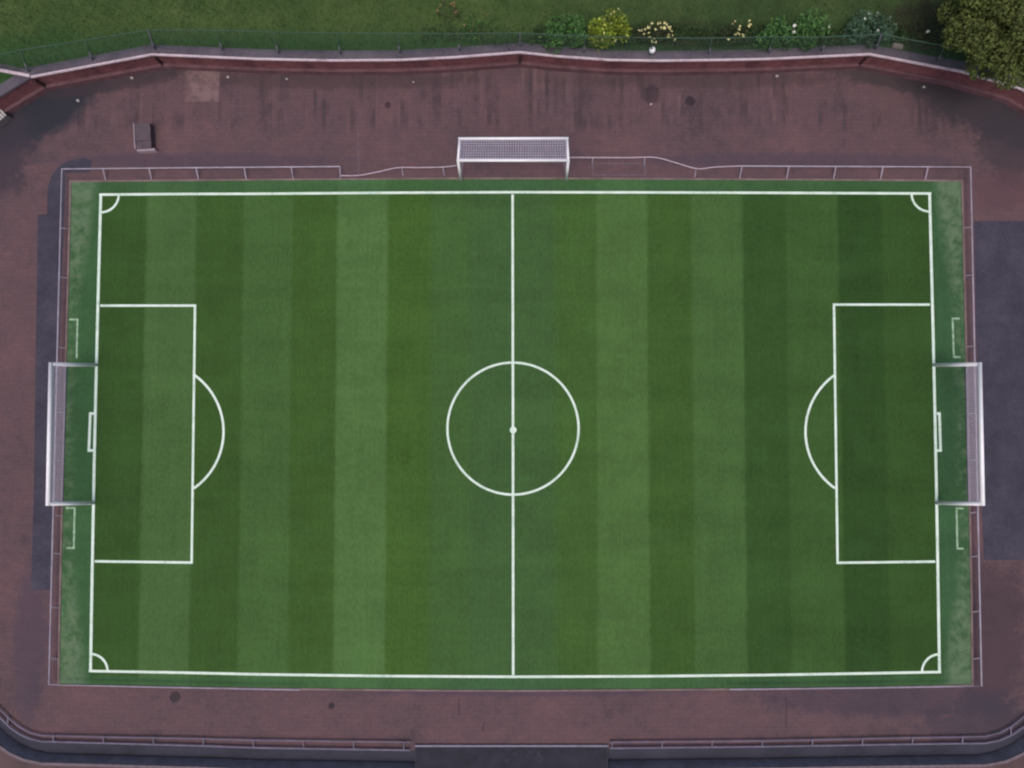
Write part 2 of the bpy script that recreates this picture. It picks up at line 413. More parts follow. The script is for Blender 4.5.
# keep the paving below the bank: it stops under the wall
pav_top = offset(wall_top, 0.2)
pv = [(p.x, p.y) for p in rim_in] + [(45, rim_in[-1].y), (45, pav_top[-1].y)] + [(p.x, p.y) for p in reversed(pav_top)] + [(-45, pav_top[0].y), (-45, rim_in[0].y)]
structure(sheet('paving', pv, 0.0, paving_mat(), depth=1.5))

bank_in = offset(wall_top, 0.42)
bk = [(p.x, p.y) for p in bank_in] + [(60, bank_in[-1].y), (200, 20), (200, 200), (-200, 200), (-200, 20), (-60, bank_in[0].y)]
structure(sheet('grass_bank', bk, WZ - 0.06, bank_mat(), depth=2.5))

# ditch: sloping dark lining down to a vertical outer side
ditch_out = offset(rail_g, -1.06)
b = MB(); k = len(rim_in)
vs = []
prof = [(0.0, -0.01), (-0.24, -0.09), (-0.46, -0.19), (-0.66, -0.30), (-0.80, -0.40), (-0.90, -0.46)]
for d, z in prof: vs += [Vector((p.x, p.y, z)) for p in offset(rail_g, d - 0.09)]
fs = []
for i in range(k - 1):
    for j in range(len(prof) - 1): fs.append((j*k+i, (j+1)*k+i, (j+1)*k+i+1, j*k+i+1))
b.add(vs, fs); structure(mesh('ditch', b.v, b.f, ditch_mat()))
foot = offset(rail_g, -0.985)
structure(mesh('ditch_wall', [Vector((p.x, p.y, -0.465)) for p in foot] + [Vector((p.x, p.y, 0.0)) for p in ditch_out],
               [(i, k+i, k+i+1, i+1) for i in range(k - 1)], plain('grey_ditch_wall', (128, 125, 136), 0.9, 0.2, 2)))
op = [(p.x, p.y) for p in offset(rail_g, -1.075)]
op = [(-45, op[0][1])] + op + [(45, op[-1][1]), (120, -20), (120, -120), (-120, -120), (-120, -20)]
structure(sheet('outer_path', op, 0.0, soil_mat, depth=1.55))
b = MB(); b.sweep(ditch_out, [(0.0, 0.0), (0.0, 0.05), (-0.14, 0.05), (-0.14, 0.0)]); structure(b.build('kerb', plain('pale_kerb', (112, 100, 108), 0.85, 0.2, 4)))

asph = asphalt_mat()
structure(sheet('asphalt_strip', [at(*p) for p in [(47.5, 190), (51, 177), (58, 167), (68, 161), (84, 158), (92, 161), (90, 172), (66, 173), (56, 430), (51, 590), (31, 590), (33.5, 500), (38, 215), (47, 214)]], 0.004, asph))
structure(sheet('asphalt_patch', [at(*p) for p in [(974, 221), (1100, 221), (1110, 560), (984, 560), (980, 470), (976, 330)]], 0.004, asph))

# ------------------------------------------------------------------ the pitch and its markings
tl = [(72, 182.5), (180, 181.5), (300, 180.5), (430, 179.7), (512, 179.5), (600, 179.7), (760, 180.5), (880, 181.2), (960.5, 182)]
trt = [(963.5, 300), (967, 440), (970, 600), (971, 684)]
bl = [(880, 686), (760, 687.6), (600, 689), (512, 689.5), (430, 689.2), (300, 687.8), (180, 686), (60, 683.5)]
lf = [(61.5, 600), (65, 440), (69, 300)]
outline = [at(*p) for p in tl + trt + bl + lf]
TZ = 0.02
pitch = structure(sheet('pitch', outline, TZ, turf_mat(), depth=0.018))
ed = MB(); ring = [outline[-1].lerp(outline[0], 0.5)] + [p for p in outline] + [outline[-1].lerp(outline[0], 0.495)]
ed.sweep(list(reversed(ring)), [(0.0, 0.006), (0.0, 0.045), (-0.09, 0.045), (-0.09, 0.006)])
beige = plain('beige_edging', (122, 106, 104), 0.9, 0.3, 1.2)
ed.build('edging', beige, pitch)

MZ = TZ + 0.004
def stroke(name, px, wpx, m=paint, z=MZ, parent=pitch, cap=True):
    pts = [at(x, y, z) for x, y in px]
    wd = wpx / 20.0 / 2
    b = MB(); P = pts; mm = len(P); vs = []
    for i in range(mm):
        d1 = (P[i]-P[i-1]).normalized() if i else (P[1]-P[0]).normalized()
        d2 = (P[i+1]-P[i]).normalized() if i < mm-1 else d1
        n1 = Vector((-d1.y, d1.x, 0)); n2 = Vector((-d2.y, d2.x, 0)); nn = (n1+n2).normalized(); s = wd / max(0.35, nn.dot(n1))
        q = P[i] + (d2 * (-wd) if (cap and i == 0) else d1 * wd if (cap and i == mm-1) else Vector())
        vs += [q + nn*s, q - nn*s]
    b.add(vs, [(2*i, 2*i+1, 2*i+3, 2*i+2) for i in range(mm-1)])
    return b.build(name, m, parent)
def arc(cx, cy, r, a0, a1, n=40, ry=None):
    return [(cx + r*math.cos(R(a0+(a1-a0)*i/n)), cy - (ry or r)*math.sin(R(a0+(a1-a0)*i/n))) for i in range(n+1)]
GLT, GLB, GRT, GRB = (100.8, 194.3), (90.5, 671), (929.6, 193.5), (939.5, 671.8)
def gl(y): return GLT[0] + (GLB[0]-GLT[0]) * (y-GLT[1])/(GLB[1]-GLT[1]) - 0.8*math.sin(math.pi*(y-194)/477)
def gr(y): return GRT[0] + (GRB[0]-GRT[0]) * (y-GRT[1])/(GRB[1]-GRT[1]) + 0.8*math.sin(math.pi*(y-194)/477)
stroke('touchline', [(99.2, 194.6), (180, 194), (256, 193.8), (380, 192.8), (512, 192.2), (640, 192.4), (768, 192.8), (860, 193.2), (931.3, 193.5)], 2.5, cap=False)
stroke('touchline', [(88.8, 671), (180, 672.6), (256, 674.3), (380, 676.0), (512, 676.8), (640, 676.3), (768, 675), (860, 673.5), (941.2, 672)], 2.5, cap=False)
ys = [194.5 + (671.5 - 194.5) * i / 12 for i in range(13)]
stroke('goal_line', [(gl(y), y) for y in ys], 2.8, cap=False, z=MZ + 0.001)
stroke('goal_line', [(gr(y), y) for y in ys], 2.8, cap=False, z=MZ + 0.001)
stroke('halfway_line', [(512.6, 194.4), (513, 430), (513.2, 675.0)], 2.5, cap=False, z=MZ + 0.002)
stroke('penalty_area_line', [(gl(305.5)+2.5, 305.6), (195, 305.6), (191.6, 562.6), (gl(561.5)+2.5, 561.3)], 2.4, cap=False)
stroke('penalty_area_line', [(gr(304)-2.5, 304.6), (834, 304.6), (837.6, 562.8), (gr(562)-2.5, 561.6)], 2.4, cap=False)
stroke('penalty_arc', arc(154.2, 431.5, 69.3, -55, 55.5), 2.4, cap=False, z=MZ+0.002)
stroke('penalty_arc', arc(874.8, 431.5, 69.3, 125, 235), 2.4, cap=False, z=MZ+0.002)
b = MB(); k = 96
for rr in (-0.058, 0.058):
    for i in range(k):
        t = 2*math.pi*i/k; q = at(513 + 65.6*math.cos(t), 428.6 - 66.0*math.sin(t), MZ + 0.004); d = Vector((math.cos(t), math.sin(t), 0)); b.v.append(q + d*rr)
b.f = [(i, (i+1) % k, k + (i+1) % k, k + i) for i in range(k)]
b.build('centre_circle', paint, pitch)
b = MB(); q = at(513.2, 430, MZ + 0.006); b.add([q] + [q + Vector((math.cos(t)*.17, math.sin(t)*.17, 0)) for t in (2*math.pi*i/24 for i in range(24))], [(0, i+1, (i+1) % 24 + 1) for i in range(24)])
b.build('centre_spot', paint, pitch)
for cx, cy, a0, r in ((100.8, 194.3, -90, 18), (929.6, 193.5, 180, 18), (90.5, 671, 0, 17), (939.6, 671.8, 90, 17.5)):
    stroke('corner_arc', arc(cx, cy, r, a0, a0 + 90, 16), 2.3, cap=False, z=MZ + 0.002)
# small bracket marks beside the goals
stroke('bracket_mark', [(90+2.5, 413.5), (90.3, 413.5), (88.8, 450.5), (92, 450.5)], 2.6, z=MZ+0.002)
stroke('bracket_mark', [(938, 413.5), (939.4, 413.5), (940.6, 450.5), (938, 450.5)], 2.6, z=MZ+0.002)
for px, wd in (([(70, 319.5), (77.5, 319.5), (76.6, 357.5)], 1.8), ([(67, 508), (74.6, 508), (73.8, 548), (67, 548)], 1.9),
               ([(958.6, 318.5), (952.6, 318.5), (953.8, 357), (959.6, 357)], 1.9), ([(963, 508.5), (956.6, 508.5), (957.4, 548.5), (962.5, 548.5)], 1.9)):
    stroke('bracket_mark', px, wd, faded_turf_paint)
# faint marks on the paving
pm = structure(stroke('paving_marking', [(358, 129), (358.3, 150), (358.5, 173)], 1.0, faded_pave_paint, 0.004, None))
structure(stroke('paving_marking', [(593, 175), (593, 163.5), (645, 163.5), (645, 175), (594, 175)], 1.2, faded_pave_paint, 0.004, None, cap=False))

crack_m = plain('dark_crack', (62, 50, 56), 0.95, 0.3, 4)
for px in ([(459, 699), (458.6, 706), (459.2, 715)], [(786, 697), (786.4, 712), (785.8, 727)], [(484, 723), (483, 728), (483.6, 732)]):
    structure(stroke('paving_crack', px, 0.8, crack_m, 0.004, None))

# ------------------------------------------------------------------ retaining wall with coping
rw = empty('retaining_wall', wall_top[8] * 1.0)
tag(rw, 'long kinked dark red retaining wall with grey coping and pale edge below the grass bank', 'wall')
b = MB(); b.sweep(wall_top, [(0.04, -0.02), (0.04, WZ - 0.10), (0.36, WZ - 0.10), (0.36, -0.02)]); b.build('brick_face', wall_mat(), rw)
b = MB(); b.sweep(wall_top, [(-0.10, 0.0), (-0.10, 0.26), (-0.05, 0.30), (0.037, 0.30), (0.037, 0.0)]); b.build('plinth', plain('dull_red_plinth', (98, 70, 76), 0.9, 0.25, 2), rw)
b = MB(); b.sweep(wall_top, [(0.0, WZ - 0.097), (0.0, WZ - 0.01), (0.50, WZ - 0.01), (0.50, WZ - 0.097)]); b.build('coping', coping_mat(), rw)
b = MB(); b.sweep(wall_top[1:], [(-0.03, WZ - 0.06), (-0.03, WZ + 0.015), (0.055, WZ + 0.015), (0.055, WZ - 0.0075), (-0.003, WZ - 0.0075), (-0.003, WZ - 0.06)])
b.build('edge_strip', lit_edge_mat(), rw)
# joints: buttress-like dark vertical seams at the bends
seam = plain('dark_mortar_seam', (58, 40, 46), 0.9, 0.2, 5)
for i in (1, 2, 8, 14):
    p = wall_top[i]; d = Vector((-p.x, -p.y, 0)).normalized()
    b = MB(); b.box((p.x + d.x*0.0, p.y - 0.02, (WZ - 0.12)/2 + 0.1), (0.10, 0.16, WZ - 0.35), math.atan2(d.y, d.x) + math.pi/2); b.build('buttress', seam, rw)
# a second pale-edged wall running on to the left at the corner
side = [at(-70, 57, WZ), at(0, 70.5, WZ), at(29.5, 76.2, WZ)]
sw = MB(); sw.sweep(side, [(0.02, -0.2), (0.02, WZ - 0.02), (0.34, WZ - 0.02), (0.34, -0.2)])
s0 = tag(sw.build('boundary_wall', coping_mat()), 'short grey wall with pale edge branching off the red wall at the left frame edge', 'wall')
b = MB(); b.sweep(side, [(-0.05, WZ - 0.06), (-0.05, WZ + 0.02), (0.09, WZ + 0.02), (0.09, WZ - 0.0175), (-0.003, WZ - 0.0175), (-0.003, WZ - 0.06)]); b.build('edge_strip', bpy.data.materials['lit_coping_edge'], s0)
# grey paved triangle inside that corner
structure(sheet('terrace_paving', [at(-70, 60, 0.93), at(0, 73, 0.93), at(24, 77.6, 0.93), at(-66, 131, 0.93)], 0.93, coping_mat(), depth=0.9))

# ------------------------------------------------------------------ mesh fence on the wall
fx = [(-40, 71.5), (28, 73.5), (92, 61.5), (154, 50.5), (222, 52.5), (278, 55.5), (340, 56.5), (399.5, 55.8), (459.5, 53.2), (520, 48.3), (584, 54.5), (651, 56.5), (709, 56), (769, 55), (822, 52.8), (876, 50.5), (938, 63), (1000, 80), (1060, 108)]
fp = [at(x, y, WZ) + Vector((0, 0.10, 0)) for x, y in fx]
FH = 1.25
ry = [66, 50, 40, 30, 30, 32, 33, 33.5, 33.5, 33, 36, 38, 38, 37, 37, 34, 46, 62, 92]
ft = [at(x + (x - 512) * 0.016, y, WZ + FH) for (x, _), y in zip(fx, ry)]       # the posts lean outwards a little
fence = empty('wire_fence', fp[9]); tag(fence, 'green wire mesh fence on thin posts standing along the top of the red wall', 'fence')
for i, (p, t) in enumerate(zip(fp, ft)):
    pos = Vector((p.x, p.y, WZ - 0.012)); big = i in (3, 9, 15)
    b = MB(); b.tube([pos, t], 0.04 if big else 0.026, 8)
    po = b.build('post', post_mat if big else fence_green, fence, True)
    b = MB(); b.tube([pos, pos.lerp(t, 0.4)], 0.055 if big else 0.045, 8); b.build('post_sleeve', post_mat, po, True)
    b = MB(); b.box(pos + Vector((0, 0, 0.02)), (0.16, 0.16, 0.03)); b.build('foot_plate', post_mat, po)
b = MB(); b.tube(ft, 0.022, 6); b.build('top_rail', fence_green, fence)
b = MB()
for z in [0.06 + 0.085 * k for k in range(11)]: b.tube([p.lerp(t, z) + Vector((0, 0.04, 0)) for p, t in zip(fp, ft)], 0.0045, 4, False)
for p, q, t, u in zip(fp, fp[1:], ft, ft[1:]):
    n = int((q - p).length / 0.16)
    for k in range(1, n):
        a_, c_ = p.lerp(q, k / n), t.lerp(u, k / n); b.tube([a_ + Vector((0, 0.05, 0.05)), c_ + Vector((0, 0.05, -0.03))], 0.0035, 4, False)
b.build('wire_mesh', fence_green, fence)

# a small round lamp on the coping
lp = at(650.5, 55, WZ) + Vector((0, 0.02, 0)); lp.z = WZ - 0.012
lamp = empty('wall_lamp', lp); tag(lamp, 'small round white lamp on a short stem on the wall coping behind the yellow flowers', 'lamp')
b = MB(); b.tube([lp, lp + Vector((0, 0, 0.25))], 0.03, 8); b.build('stem', white_metal, lamp, True)
def ball(c, r, sx=1, sy=1, sz=1, seg=12, jig=0.0):
    b = MB(); c = Vector(c); vs = [c + Vector((0, 0, r*sz))]; fs = []
    for i in range(1, seg//2):
        th = math.pi * i / (seg//2)
        for k in range(seg):
            ph = 2*math.pi*k/seg; j = 1 + random.uniform(-jig, jig)
            vs.append(c + Vector((r*sx*math.sin(th)*math.cos(ph)*j, r*sy*math.sin(th)*math.sin(ph)*j, r*sz*math.cos(th)*j)))
    vs.append(c - Vector((0, 0, r*sz))); m = seg//2 - 1
    for k in range(seg): fs.append((0, 1+k, 1+(k+1)%seg)); fs.append((len(vs)-1, 1+(m-1)*seg+(k+1)%seg, 1+(m-1)*seg+k))
    for i in range(m-1):
        for k in range(seg): fs.append((1+i*seg+k, 1+(i+1)*seg+k, 1+(i+1)*seg+(k+1)%seg, 1+i*seg+(k+1)%seg))
    b.add(vs, fs); return b
ball(lp + Vector((0, 0, 0.35)), 0.15).build('globe', white_metal, lamp, True)

# ------------------------------------------------------------------ low rails round the pitch
def low_rail(name, label, runs, stays, zr=0.32):
    o = empty(name, at(*runs[0], 0)); tag(o, label, 'railing', 'low rails round the pitch')
    b = MB(); b.tube([at(x, y, zr) for x, y in runs], 0.034, 8); b.build('rail', pale_metal, o)
    for (x0, y0), (x1, y1) in stays:
        b = MB(); a = at(x0, y0, zr); c = at(x1, y1, 0.0); b.tube([a, a.lerp(c, 0.5), c], 0.028, 6); b.build('stay', pale_metal, o)
    return o
def lx(y): return 62 + (49 - 62) * (y - 169) / (684 - 169)
def rx(y): return 970.5 + (981.5 - 970.5) * (y - 167) / (686 - 167)
st = [((x, 168.8 - (x-62)*0.0085), (x + 2.8, 180.5)) for x in (103, 149, 196, 244, 291)] + [((340, 166.5), (340.5, 178))]
st += [((lx(y), y), (lx(y) + 8.5, y + 0.8)) for y in (228, 277, 347, 412, 460, 515, 553, 607, 658)]
low_rail('low_rail', 'low pale rail round the left end of the pitch behind the leftmost goal',
         [(340, 166.5), (200, 167.6), (62, 169)] + [(lx(y), y) for y in (300, 430, 560)] + [(49, 684.3), (150, 686.8), (300, 689.8)], st)
st = [((x, 166.3 + (x-742)*0.003), (x - 2.8, 179.5)) for x in (742, 789, 836, 883, 928)]
st += [((rx(y), y), (rx(y) - 8.5, y + 0.8)) for y in (227, 275, 346, 413, 460, 512, 556, 611, 658)]
low_rail('low_rail', 'low pale rail round the right end of the pitch beside the dark asphalt patch',
         [(742, 166), (860, 166.5), (970.5, 167)] + [(rx(y), y) for y in (300, 430, 560)] + [(981.5, 686), (940, 686.6), (860, 687.8), (730, 689.2)], st)

# ropes tied between the rails and the far goal
def rope(label, px, stakes=()):
    b = MB(); b.tube(catmull([at(x, y, zz) for x, y, zz in px], 8), 0.028, 8); o = tag(b.build('rope', rope_mat, None, True), label, 'rope', 'ropes tied to the far goal')
    for x, y, zz in stakes:
        c = at(x, y, zz); d = at(x + (1.2 if x < 512 else -1.2), y + 8.5, 0.0); b = MB(); b.tube([d, c], 0.022, 6); b.build('stake', pale_metal, o, True)
    return o
rope('pale rope running from the left rail end to the left post of the far goal',
     [(340.3, 175.6, .05), (358, 175.4, .04), (375, 172.5, .05), (397, 167.8, .1), (420, 167.5, .15), (443, 167, .2), (456.5, 165.4, .55)], [(402, 167.6, .12), (443, 167, .2)])
rope('pale rope running from the right post of the far goal to the right rail',
     [(569.5, 157.4, .9), (600, 157.5, .5), (630, 157.6, .3), (655, 157.4, .2), (675, 162.5, .12), (697, 168.6, .05), (715, 167, .06), (742, 165.9, .28)], [(593, 157.6, .5), (645, 157.5, .25), (696, 168.6, .06)])

# ------------------------------------------------------------------ goals
def net_grid(b, A, B, C, D, nu, nv, r):
    """cords across the quad A-B (top) / D-C (bottom)"""
    for i in range(nu + 1):
        t = i / nu; p, q = A.lerp(B, t), D.lerp(C, t)
        b.tube([p, p.lerp(q, .5), q], r, 4, False)
    for j in range(nv + 1):
        t = j / nv; p, q = A.lerp(D, t), B.lerp(C, t)
        b.tube([p, q], r, 4, False)
def bar(name, a, c, r, parent, m=white_metal):
    b = MB(); b.tube([a, c], r, 12); return b.build(name, m, parent, True)
def end_goal(label, feet, tops, backx):
    GH = 2.40
    f0, f1 = at(*feet[0], TZ), at(*feet[1], TZ); t0, t1 = at(*tops[0], GH), at(*tops[1], GH)
    k0, k1 = at(backx[0], feet[0][1] + 0.5, 0.03), at(backx[1], feet[1][1] - 0.5, 0.03)
    o = empty('goal', (f0 + f1) / 2); tag(o, label, 'goal', 'white goals round the pitch')
    bar('post', f0, t0, 0.092, o); bar('post', f1, t1, 0.092, o)
    d = (t1 - t0).normalized() * 0.085
    bar('crossbar', t0 - d, t1 + d, 0.085, o)
    bar('ground_bar', k0, k1, 0.035, o, grey_metal); bar('side_bar', f0, k0, 0.03, o, grey_metal); bar('side_bar', f1, k1, 0.03, o, grey_metal)
    b = MB(); net_grid(b, t0, t1, k1, k0, 60, 24, 0.0046)
    for t, f, k in ((t0, f0, k0), (t1, f1, k1)):
        for j in range(1, 13):
            s = j / 13; b.tube([t.lerp(f, s), t.lerp(k, s)], 0.006, 4, False); b.tube([f.lerp(k, s), f.lerp(k, s).lerp(t, 0) + (t - f) * (1 - s)], 0.006, 4, False)
    b.build('net', net_mat, o)
    return o
end_goal('large white goal with draped net at the left end of the pitch', ((gl(365), 365), (gl(503), 503)), ((51, 364.3), (48, 503.6)), (66.5, 62.5))
end_goal('large white goal with draped net at the right end beside the dark asphalt patch', ((gr(365), 365), (gr(503), 503)), ((979.6, 364.3), (982.6, 503.6)), (965.5, 968.5))

GH = 2.15
o = empty('goal', at(514.5, 181, 0)); tag(o, 'smaller white box goal with flat netted top behind the halfway line', 'goal', 'white goals round the pitch')
f0, f1 = at(461, 180, 0), at(566.5, 180, 0); t0, t1 = at(458, 160.3, GH), at(568.3, 160.3, GH); k0, k1 = at(459.6, 138.6, GH), at(567.2, 138.3, GH)
g0, g1 = Vector((k0.x, k0.y, 0.02)), Vector((k1.x, k1.y, 0.02))
bar('post', f0, t0, 0.065, o); bar('post', f1, t1, 0.065, o); bar('crossbar', t0 - Vector((.06, 0, 0)), t1 + Vector((.06, 0, 0)), 0.065, o)
bar('top_bar', t0, k0, 0.055, o); bar('top_bar', t1, k1, 0.055, o); bar('back_bar', k0 - Vector((.055, 0, 0)), k1 + Vector((.055, 0, 0)), 0.06, o)
bar('back_post', g0, k0, 0.03, o, grey_metal); bar('back_post', g1, k1, 0.03, o, grey_metal)
b = MB(); net_grid(b, k0, k1, t1, t0, 44, 9, 0.0085); net_grid(b, k0, k1, g1, g0, 40, 16, 0.0045)
net_grid(b, t0, k0, g0, f0, 5, 9, 0.0025); net_grid(b, t1, k1, g1, f1, 5, 9, 0.0025)
b.build('net', net_mat, o)

# ------------------------------------------------------------------ guard rail along the ditch
lav_metal = plain('lavender_grey_rail', (122, 113, 132), 0.5, 0.2, 2)
def guard(label, a, c):
    po, pi = rail_g[a:c], rail_i[a:c]
    o = empty('double_rail', (po[0].x, po[0].y, 0)); tag(o, label, 'railing', 'low double rails along the ditch')
    b = MB(); b.tube(po, 0.042, 8); b.build('outer_rail', lav_metal, o)
    b = MB(); b.tube(pi, 0.032, 8); b.build('inner_rail', lav_metal, o)
    nxt = 0.1; acc = 0.0
    for k in range(len(po) - 1):
        L = (po[k+1] - po[k]).length
        while nxt < acc + L:
            t = (nxt - acc) / L; p, q = po[k].lerp(po[k+1], t), pi[k].lerp(pi[k+1], t)
            b = MB(); b.tube([p, q], 0.028, 8); ti = b.build('cross_tie', lav_metal, o)
            
            for e, r in ((p, 0.035), (q, 0.028)):
                b = MB(); b.tube([Vector((e.x, e.y, 0)), e], r, 8); b.build('foot', lav_metal, ti)
            nxt += 2.45
        acc += L
    return o
guard('low grey double rail curving round the lower left corner beside the ditch', 0, 12)
guard('low grey double rail curving round the lower right corner beside the ditch', 12, len(rail_g))

# dark platform bridging the ditch in the gap of the guard rails
a, c = at(415, 746, 0.07), at(608, 746, 0.07)
pl = empty('platform', (a + c) / 2); tag(pl, 'dark flat platform with pale front edge filling the gap between the double rails', 'platform')
deck = plain('dark_platform_deck', (43, 43, 54), 0.85, 0.25, 1.5)
cx, wd = (a.x + c.x) / 2, c.x - a.x; y0 = a.y
b = MB(); b.box((cx, y0 - 1.25, 0.035), (wd, 2.4, 0.055)); b.build('deck', deck, pl, bevel=0.01)
b = MB(); b.box((cx, y0 + 0.0, 0.04), (wd + 0.02, 0.10, 0.075)); b.build('front_edge', lav_metal, pl, bevel=0.01)
for sx in (-1, 1):
    b = MB(); b.box((cx + sx * (wd/2 - 0.04), y0 - 1.25, 0.07), (0.07, 2.38, 0.02)); b.build('side_trim', plain('dark_trim', (48, 47, 58), 0.8), pl)
for k in range(9):
    x = cx + random.uniform(-0.5, 1.6); y = y0 - random.uniform(0.25, 0.8); r = random.uniform(0.05, 0.12)
    bb = ball((x, y, 0.064), r, 1, 1, 0.12, 8, 0.2); bb.build('grit_patch', plain('pale_grit', (54, 53, 66), 0.9) if k == 0 else bpy.data.materials['pale_grit'], pl)

# ------------------------------------------------------------------ storage chest, crate, covers, scraps
cp = at(147.6, 139, 0)
chest = empty('storage_chest', (cp.x, cp.y, 0)); tag(chest, 'low grey brown storage chest with slatted lid and pale edges standing alone on the paving', 'chest')
wood = plain('grey_brown_board', (94, 81, 89), 0.8, 0.2, 3); trim = plain('sunlit_trim', (160, 142, 152), 0.6, 0.15, 4); shade_side = plain('shaded_board', (84, 70, 78), 0.85, 0.2, 3)  # sun side and shadow side put into the board colours
W, L, Hc = 0.76, 1.30, 0.30
bx = MB(); bx.box((cp.x, cp.y, Hc/2), (W - 0.04, L - 0.04, Hc)); bx.build('body', shade_side, chest, bevel=0.012)
li = empty('lid', (cp.x, cp.y, Hc)); li.parent = chest; li.matrix_parent_inverse = Matrix.Translation(-chest.location)
b = MB()
for k in range(6): b.box((cp.x - W/2 + 0.07 + k * 0.126, cp.y + 0.20, Hc + 0.025), (0.119, L - 0.42, 0.04))
bpy.data.objects.remove(li)
lid = b.build('lid', wood, chest, bevel=0.006)
b = MB()
for k in range(6): b.box((cp.x - W/2 + 0.07 + k * 0.126, cp.y - L/2 + 0.19, Hc - 0.02 + 0.025), (0.119, 0.34, 0.035))
b.build('front_flap', wood, chest, bevel=0.006)
b = MB(); b.box((cp.x - W/2 - 0.02, cp.y, Hc/2 + 0.06), (0.05, L, Hc + 0.06)); b.build('side_trim', trim, chest, bevel=0.008)
b = MB(); b.box((cp.x + 0.05, cp.y - L/2 - 0.03, 0.13), (W + 0.14, 0.10, 0.26)); b.build('front_trim', trim, chest, bevel=0.008)
chest.rotation_euler.z = R(4)

q = at(5, 120, 0); cr = empty('slatted_crate', (q.x, q.y, 0)); tag(cr, 'pale slatted crate at the foot of the red wall, cut by the left frame edge', 'crate')
cw = plain('pale_crate_wood', (176, 172, 172), 0.8, 0.25, 5); ang = R(42)
rot = Matrix.Rotation(ang, 3, 'Z')
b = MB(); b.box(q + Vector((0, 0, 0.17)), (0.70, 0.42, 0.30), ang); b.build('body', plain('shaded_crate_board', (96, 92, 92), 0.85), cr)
for k in range(5):
    b = MB(); b.box(q + rot @ Vector((-0.29 + 0.145 * k, 0, 0)) + Vector((0, 0, 0.345)), (0.10, 0.46, 0.04), ang); b.build('slat', cw, cr, bevel=0.005)

def cover(px, py, r, label):
    c = at(px, py, 0); o = empty('drain_cover', c); tag(o, label, 'drain cover', 'round drain covers')
    b = MB(); n = 24
    vs = [c + Vector((math.cos(t)*r*s, math.sin(t)*r*s, z)) for s, z in ((1.0, 0.003), (0.97, 0.02), (0.84, 0.02), (0.82, 0.008)) for t in (2*math.pi*i/n for i in range(n))]
    b.add(vs, [(j*n+i, j*n+(i+1)%n, (j+1)*n+(i+1)%n, (j+1)*n+i) for j in range(3) for i in range(n)]); b.build('rim', dark_iron, o)
    b = MB(); vs = [c + Vector((math.cos(t)*r*0.82, math.sin(t)*r*0.82, 0.0075)) for t in (2*math.pi*i/n for i in range(n))]; b.add(vs, [tuple(range(n))])
    for k in range(-2, 3):
        b.box(c + Vector((k * r * 0.28, 0, 0.013)), (r * 0.1, 2 * r * 0.7 * math.cos(k * 0.42), 0.01))
    b.build('plate', dark_iron, o)
cover(175, 697, 0.26, 'dark round drain cover below the lower left corner arc of the pitch')
cover(331.5, 706, 0.15, 'small dark round drain cover between the lower touchline and the double rail')
cover(690, 100.5, 0.2, 'dark round drain cover on the streaked paving right of the dark oil blot')

def scrap(px, py, r, label, z=0.0):
    c = at(px, py, z + r * 0.5); b = ball(c, r, 1.2, 0.9, 0.55, 9, 0.28)
    return tag(b.build('paper_scrap', paper), label, 'litter', 'scraps of litter')
paper = plain('crumpled_paper', (172, 164, 166), 0.9, 0.1, 8)
scrap(78, 100.5, 0.075, 'grey white paper scrap on the dark patch near the wall corner')
scrap(132, 78, 0.082, 'white paper scrap at the wall foot between the storage chest and the red wall')
scrap(228, 77, 0.068, 'white paper scrap at the wall foot just right of the light paving square')
scrap(286.5, 79, 0.061, 'small white paper scrap at the wall foot, third from the left along the wall')
scrap(413.5, 82, 0.048, 'tiny dull paper scrap on the streaked paving up left of the far goal')
scrap(777, 76, 0.061, 'small white paper scrap at the wall foot below the round green shrubs')
scrap(924, 87, 0.068, 'pale paper scrap on the paving below the tree end of the wall')
scrap(651, 104, 0.054, 'tiny pale scrap just below the dark oil blot on the paving')

q = at(896.5, 47, WZ); b = MB(); b.box(q + Vector((0, 0, 0.05)), (0.5, 0.22, 0.12), R(-10)); tag(b.build('stone_block', plain('pale_stone', (124, 116, 110), 0.9, 0.25, 6), bevel=0.02), 'small pale stone block on the coping beside the blue green shrub', 'stone')

# ------------------------------------------------------------------ plants
def leaves_mesh(name, pts, size, m, parent, flat=0.5, aspect=0.55):
    vs = []; fs = []
    for p, s in pts:
        n = Vector((random.gauss(0, 1), random.gauss(0, 1), abs(random.gauss(0, 1)) + flat)).normalized()
        a = n.orthogonal().normalized(); a = Matrix.Rotation(random.uniform(0, 6.28), 3, n) @ a; c = n.cross(a)
        l = size * s * random.uniform(0.7, 1.3); wv = l * aspect; k = len(vs)
        vs += [p - a*l*0.5, p + c*wv*0.5 + n*l*0.08, p + a*l*0.5 - n*l*0.12, p - c*wv*0.5 + n*l*0.08]; fs.append((k, k+1, k+2, k+3))
    return mesh(name, vs, fs, m, parent)
def clumps(c, rx, ry, rz, n, cr, seed=0, low=-0.5):
    """clump centres in an uneven crown"""
    out = []
    while len(out) < n:
        v = Vector((random.uniform(-1, 1), random.uniform(-1, 1), random.uniform(low, 1)))
        if v.length > 1 or v.length < 0.35: continue
        out.append((Vector(c) + Vector((v.x*rx, v.y*ry, v.z*rz)), cr * random.uniform(0.6, 1.35)))
    return out
def fill(cl, per):
    pts = []
    for c, r in cl:
        for _ in range(int(per * r * r)):
            v = Vector((random.gauss(0, 1), random.gauss(0, 1), random.gauss(0, 1))).normalized() * r * random.uniform(0.55, 1.0) ** 0.6
            v.z *= 0.75; pts.append((c + v, 1.0))
    return pts
green = leaf_mat('mid_green_leaf', [(0, (50, 82, 44)), (0.5, (66, 104, 54)), (1, (90, 128, 70))])
bluegreen = leaf_mat('blue_green_leaf', [(0, (46, 74, 56)), (0.6, (66, 96, 74)), (1, (100, 126, 102))])
